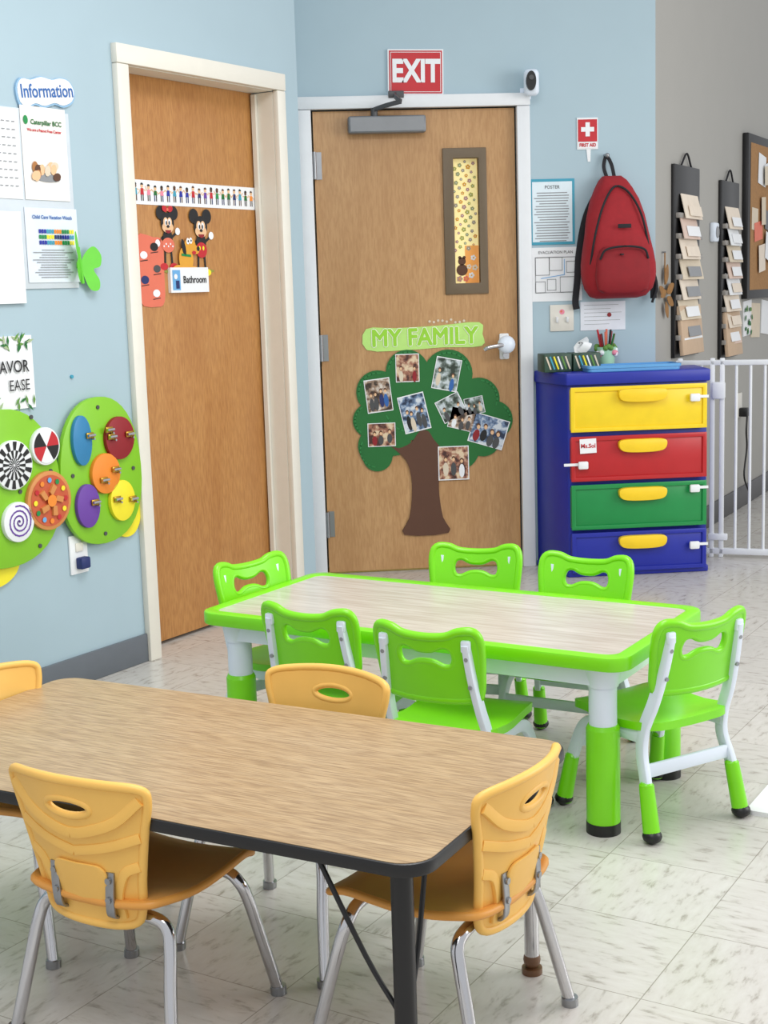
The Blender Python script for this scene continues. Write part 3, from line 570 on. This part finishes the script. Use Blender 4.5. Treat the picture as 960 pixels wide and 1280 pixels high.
# ---------------------------------------------------------------- green chairs
def green_chair(x,y,ang):
    b=B('green_toddler_chair',(x,y,0),R(ang-90))
    SZ=.272
    def sf(c): 
        z=c.z-.25*max(0,c.y-.09)**2*8+ .35*c.x*c.x - .012*math.exp(-((c.y+.02)/.08)**2)
        return (c.x,c.y,z)
    b.prism(rrect(.285,.30,.05,0,.008),SZ-.012,SZ+.008,lgreen,plane='XY',cuts={'x':[-.12,-.08,-.04,0,.04,.08,.12],'y':[-.09,-.04,0,.04,.08,.10,.12,.14]},fn=sf)
    out=smoothloop([(-.105,.362),(0,.357),(.105,.362),(.124,.38),(.131,.43),(.136,.50),(.124,.532),(.088,.532),(.055,.519),(0,.515),(-.055,.519),(-.088,.532),(-.124,.532),(-.136,.50),(-.131,.43),(-.124,.38)],4)
    hole=smoothloop([(-.066,.445),(-.045,.441),(-.018,.452),(.018,.452),(.045,.441),(.066,.445),(.074,.468),(.066,.492),(.045,.497),(.018,.485),(-.018,.485),(-.045,.497),(-.066,.492),(-.074,.468)],3)
    def bf_(c): return (c.x,c.y+1.3*c.x*c.x-(c.z-.34)*.22,c.z)
    cx=[-.12,-.09,-.06,-.03,0,.03,.06,.09,.12]
    b.prism([out,hole],-.164,-.148,lgreen,cuts={'x':cx},fn=bf_)
    b.sweep([(p[0],-.156,p[1]) for p in out],lgreen,r=.011,smooth=1,closed=True,ref=(0,1,0),fn=bf_)
    b.sweep([(p[0],-.156,p[1]) for p in hole],lgreen,r=.0085,smooth=1,closed=True,ref=(0,1,0),fn=bf_)
    for s in (-1,1):
        b.sweep([(s*.108,-.184,.505),(s*.113,-.17,.43),(s*.121,-.145,.34),(s*.127,-.118,.27),(s*.130,-.112,.21),(s*.137,-.132,.15),(s*.141,-.145,.10)],wplas,w=.018,t=.03,smooth=5)
        b.sweep([(s*.127,-.12,.245),(s*.130,-.04,.244),(s*.132,.05,.244),(s*.135,.10,.22),(s*.142,.13,.15),(s*.147,.142,.10)],wplas,w=.018,t=.032,smooth=5)
        b.box((s*.108,-.188,.50),(.024,.014,.03),wplas,.005)
        for y0,y1,x0,x1 in ((-.138,-.165,.139,.145),(.135,.158,.144,.155)):
            b.cyl((s*x1,y1,.012),(s*x0,y0,.135),.021,lgreen,r1=.018,seg=16); b.cyl((s*x0,y0,.135),(s*x0,y0,.142),.018,lgreen,r1=.013,seg=16); b.sph((s*x1,y1,.018),(.024,.024,.018),black)
        b.cyl((s*.11,-.17,.47),(s*.11,-.194,.47),.005,mgray); b.cyl((s*.113,-.17,.40),(s*.113,-.182,.40),.005,mgray)
    b.box((0,-.13,.165),(.27,.012,.034),wplas,.004); b.box((0,.12,.175),(.27,.012,.03),wplas,.004); b.box((0,0,.248),(.26,.02,.02),wplas,.004)
    b.done()
def pl(e,n,da):   # position in green-table frame
    v=Vector((e,n)); c,s=math.cos(a1),math.sin(a1); return (t1.x+e*c-n*s,t1.y+e*s+n*c,math.degrees(a1)+da)
green_chair(.71,-3.155,116)
green_chair(*pl(-.17,-.245,90)); green_chair(*pl(.195,-.298,92))
green_chair(*pl(-.115,.315,-90+14)); green_chair(*pl(.222,.285,-90+2)); green_chair(-.165,-2.475,-48)
# ---------------------------------------------------------------- wood laminate table
a2=-.5788; e2=Vector((math.cos(a2),math.sin(a2),0)); n2=Vector((-e2.y,e2.x,0)); L2,W2,h2=1.25,.647,.4556
c2=Vector((.3357,-3.936,0))-e2*L2/2-n2*W2/2
b=B('wood_top_table',c2,a2)
b.prism(rrect(L2,W2,.055,n=8),h2-.024,h2-.001,black,plane='XY',bev=.004); b.prism(rrect(L2-.008,W2-.008,.052,n=8),h2-.01,h2,oak,plane='XY')
b.prism([rrect(L2-.16,W2-.16,.03),rrect(L2-.18,W2-.18,.02)],h2-.05,h2-.024,black,plane='XY')
for sx in (-1,1):
    for sy in (-1,1):
        x,y=sx*(L2/2-.065),sy*(W2/2-.06)
        b.cyl((x,y,.16),(x,y,h2-.02),.0185,black); b.cyl((x,y,.035),(x,y,.165),.0145,chrome); b.cyl((x,y,.0),(x,y,.012),.02,mat('glide_brown','6b4a30',.4)); b.sph((x,y,.028),(.017,.017,.02),mat('glide_brown','6b4a30',.4))
        b.sweep([(x-sx*.015,y,.18),(x-sx*.07,y,.26),(x-sx*.16,y,h2-.03)],black,r=.0045,smooth=4); b.sweep([(x,y-sy*.015,.18),(x,y-sy*.05,.27),(x,y-sy*.09,h2-.03)],black,r=.0045,smooth=4)
b.done()
# ---------------------------------------------------------------- yellow chairs
def yellow_chair(x,y,ang):
    b=B('yellow_school_chair',(x,y,0),R(ang-90)); SZ=.295
    def sf(c):
        return (c.x,c.y,c.z-max(0,c.y-.08)**2*4+.5*c.x*c.x-.012*math.exp(-((c.y+.04)/.09)**2))
    cutx=[-.14,-.10,-.06,-.03,0,.03,.06,.10,.14]; cuty=[-.12,-.08,-.04,0,.04,.08,.10,.12,.14]
    so=[(-.10,-.15),(.10,-.15),(.145,-.11),(.162,0),(.160,.10),(.13,.15),(0,.162),(-.13,.15),(-.160,.10),(-.162,0),(-.145,-.11)]; so=smoothloop(so,5)
    b.prism(so,SZ-.006,SZ+.004,yplas_shade,plane='XY',cuts={'x':cutx,'y':cuty},fn=sf)
    b.sweep([(p[0],p[1],SZ-.004) for p in so],yplas_shade,r=.0075,smooth=1,closed=True,ref=(0,0,1),fn=lambda c:sf(c))
    out=smoothloop([(-.085,.25),(0,.245),(.085,.25),(.105,.28),(.115,.34),(.134,.43),(.147,.485),(.140,.508),(.085,.516),(0,.519),(-.085,.516),(-.140,.508),(-.147,.485),(-.134,.43),(-.115,.34),(-.105,.28)],5)
    hole=[(.048*math.cos(R(k*15)),.468+.0165*math.sin(R(k*15))) for k in range(24)]
    def bf_(c): 
        t=max(0,c.z-.27); return (c.x,c.y+1.7*c.x*c.x-t*.20,c.z)
    b.prism([out,hole],-.150,-.141,yplas,cuts={'x':cutx,'z':[.3,.35,.4]},fn=bf_)
    b.sweep([(p[0],-.146,p[1]) for p in out],yplas,r=.0085,smooth=1,closed=True,ref=(0,1,0),fn=bf_)
    b.sweep([(p[0],-.146,p[1]) for p in hole],yplas,r=.007,smooth=1,closed=True,ref=(0,1,0),fn=bf_)
    for s in (-1,1):   # moulded facets on the rear face, seat-to-back brackets
        b.sweep([(s*.138,-.150,.49),(s*.09,-.150,.448),(s*.03,-.150,.425),(0,-.150,.42)],yplas,w=.008,t=.020,smooth=4,fn=bf_,ref=(0,1,0))
        b.sweep([(s*.128,-.150,.42),(s*.07,-.150,.40),(0,-.150,.385)],yplas,w=.008,t=.018,smooth=4,fn=bf_,ref=(0,1,0))
        b.sweep([(s*.118,-.150,.365),(s*.09,-.150,.35),(s*.07,-.150,.30),(s*.072,-.150,.262)],yplas,w=.008,t=.018,smooth=4,fn=bf_,ref=(0,1,0))
        b.sweep([(s*.062,-.158,.35),(s*.060,-.160,.30),(s*.058,-.155,.268),(s*.056,-.13,.262),(s*.058,-.08,.262),(s*.06,.1,.262)],steel,w=.018,t=.005,smooth=4)
        b.cyl((s*.061,-.155,.335),(s*.061,-.166,.335),.006,steel,seg=10); b.cyl((s*.059,-.155,.30),(s*.059,-.166,.30),.006,steel,seg=10)
    b.prism(rrect(.115,.075,.02,0,.325),-.156,-.15,yplas,fn=bf_,cuts={'x':[-.04,0,.04]},bev=.002)
    for sy in (-1,1):
        r_=.0115
        y0,y1=sy*.165,sy*.108
        b.sweep([(-.178,y0,.006),(-.160,y0*.83+.0,.13),(-.150,y1+sy*.01,.205),(-.138,y1,.240),(-.105,y1,.256),(0,y1,.258),(.105,y1,.256),(.138,y1,.240),(.150,y1+sy*.01,.205),(.160,y0*.83,.13),(.178,y0,.006)],chrome,r=r_,smooth=7,ref=(0,1,.1),seg=14)
        for s in (-1,1): b.cyl((s*.178,y0,.0),(s*.177,y0,.016),.0155,steel)
    b.done()
yellow_chair(-.483,-3.997,56); yellow_chair(.055,-4.125,143); yellow_chair(-.205,-3.71,-125); yellow_chair(-.72,-3.545,-36)
b=B('white_play_mat',(.93,-3.225,0),a1); b.prism(rrect(1.3,.5,.02,.65,.25),0,.012,mat('mat_white','e6e6e8',.7),plane='XY'); b.done()
# ---------------------------------------------------------------- lights, world, camera
def area(name,loc,target,sx,sy,power,col=(1,1,1)):
    l=bpy.data.lights.new(name,'AREA'); l.shape='RECTANGLE'; l.size=sx; l.size_y=sy; l.energy=power; l.color=col
    o=bpy.data.objects.new(name,l); bpy.context.collection.objects.link(o); o.location=loc
    o.rotation_euler=(Vector(target)-Vector(loc)).to_track_quat('-Z','Y').to_euler(); return o
area('ceiling_light_panel',(.3,-3.2,3.1),(.3,-3.2,0),1.2,1.2,50)
area('ceiling_light_panel',(-.3,-5.6,3.1),(-.3,-5.6,0),1.2,1.2,38)
area('window_daylight',(4.2,-3.4,2.0),(0,-2.2,.8),2.6,2.0,85,(1,.99,.97))
w=bpy.data.worlds.new('world'); bpy.context.scene.world=w; w.use_nodes=True; w.node_tree.nodes['Background'].inputs[0].default_value=(.95,.97,1,1); w.node_tree.nodes['Background'].inputs[1].default_value=.77
sc=bpy.context.scene; sc.view_settings.view_transform='Standard'; sc.view_settings.look='None'
yaw,pit,rol=.0844,.1578,-.0308
f=Vector((math.sin(yaw)*math.cos(pit),math.cos(yaw)*math.cos(pit),-math.sin(pit))); r0=Vector((math.cos(yaw),-math.sin(yaw),0)); u0=r0.cross(f)
r_=r0*math.cos(rol)+u0*math.sin(rol); u_=-r0*math.sin(rol)+u0*math.cos(rol)
cam=bpy.data.cameras.new('camera'); co=bpy.data.objects.new('camera',cam); bpy.context.collection.objects.link(co)
M=Matrix((r_,u_,-f)).transposed().to_4x4(); M.translation=Vector((-.2262,-6.4733,1.3216)); co.matrix_world=M
cam.sensor_fit='VERTICAL'; cam.sensor_height=24; cam.lens=1754.45/1280*24; cam.clip_start=.05
sc.camera=co
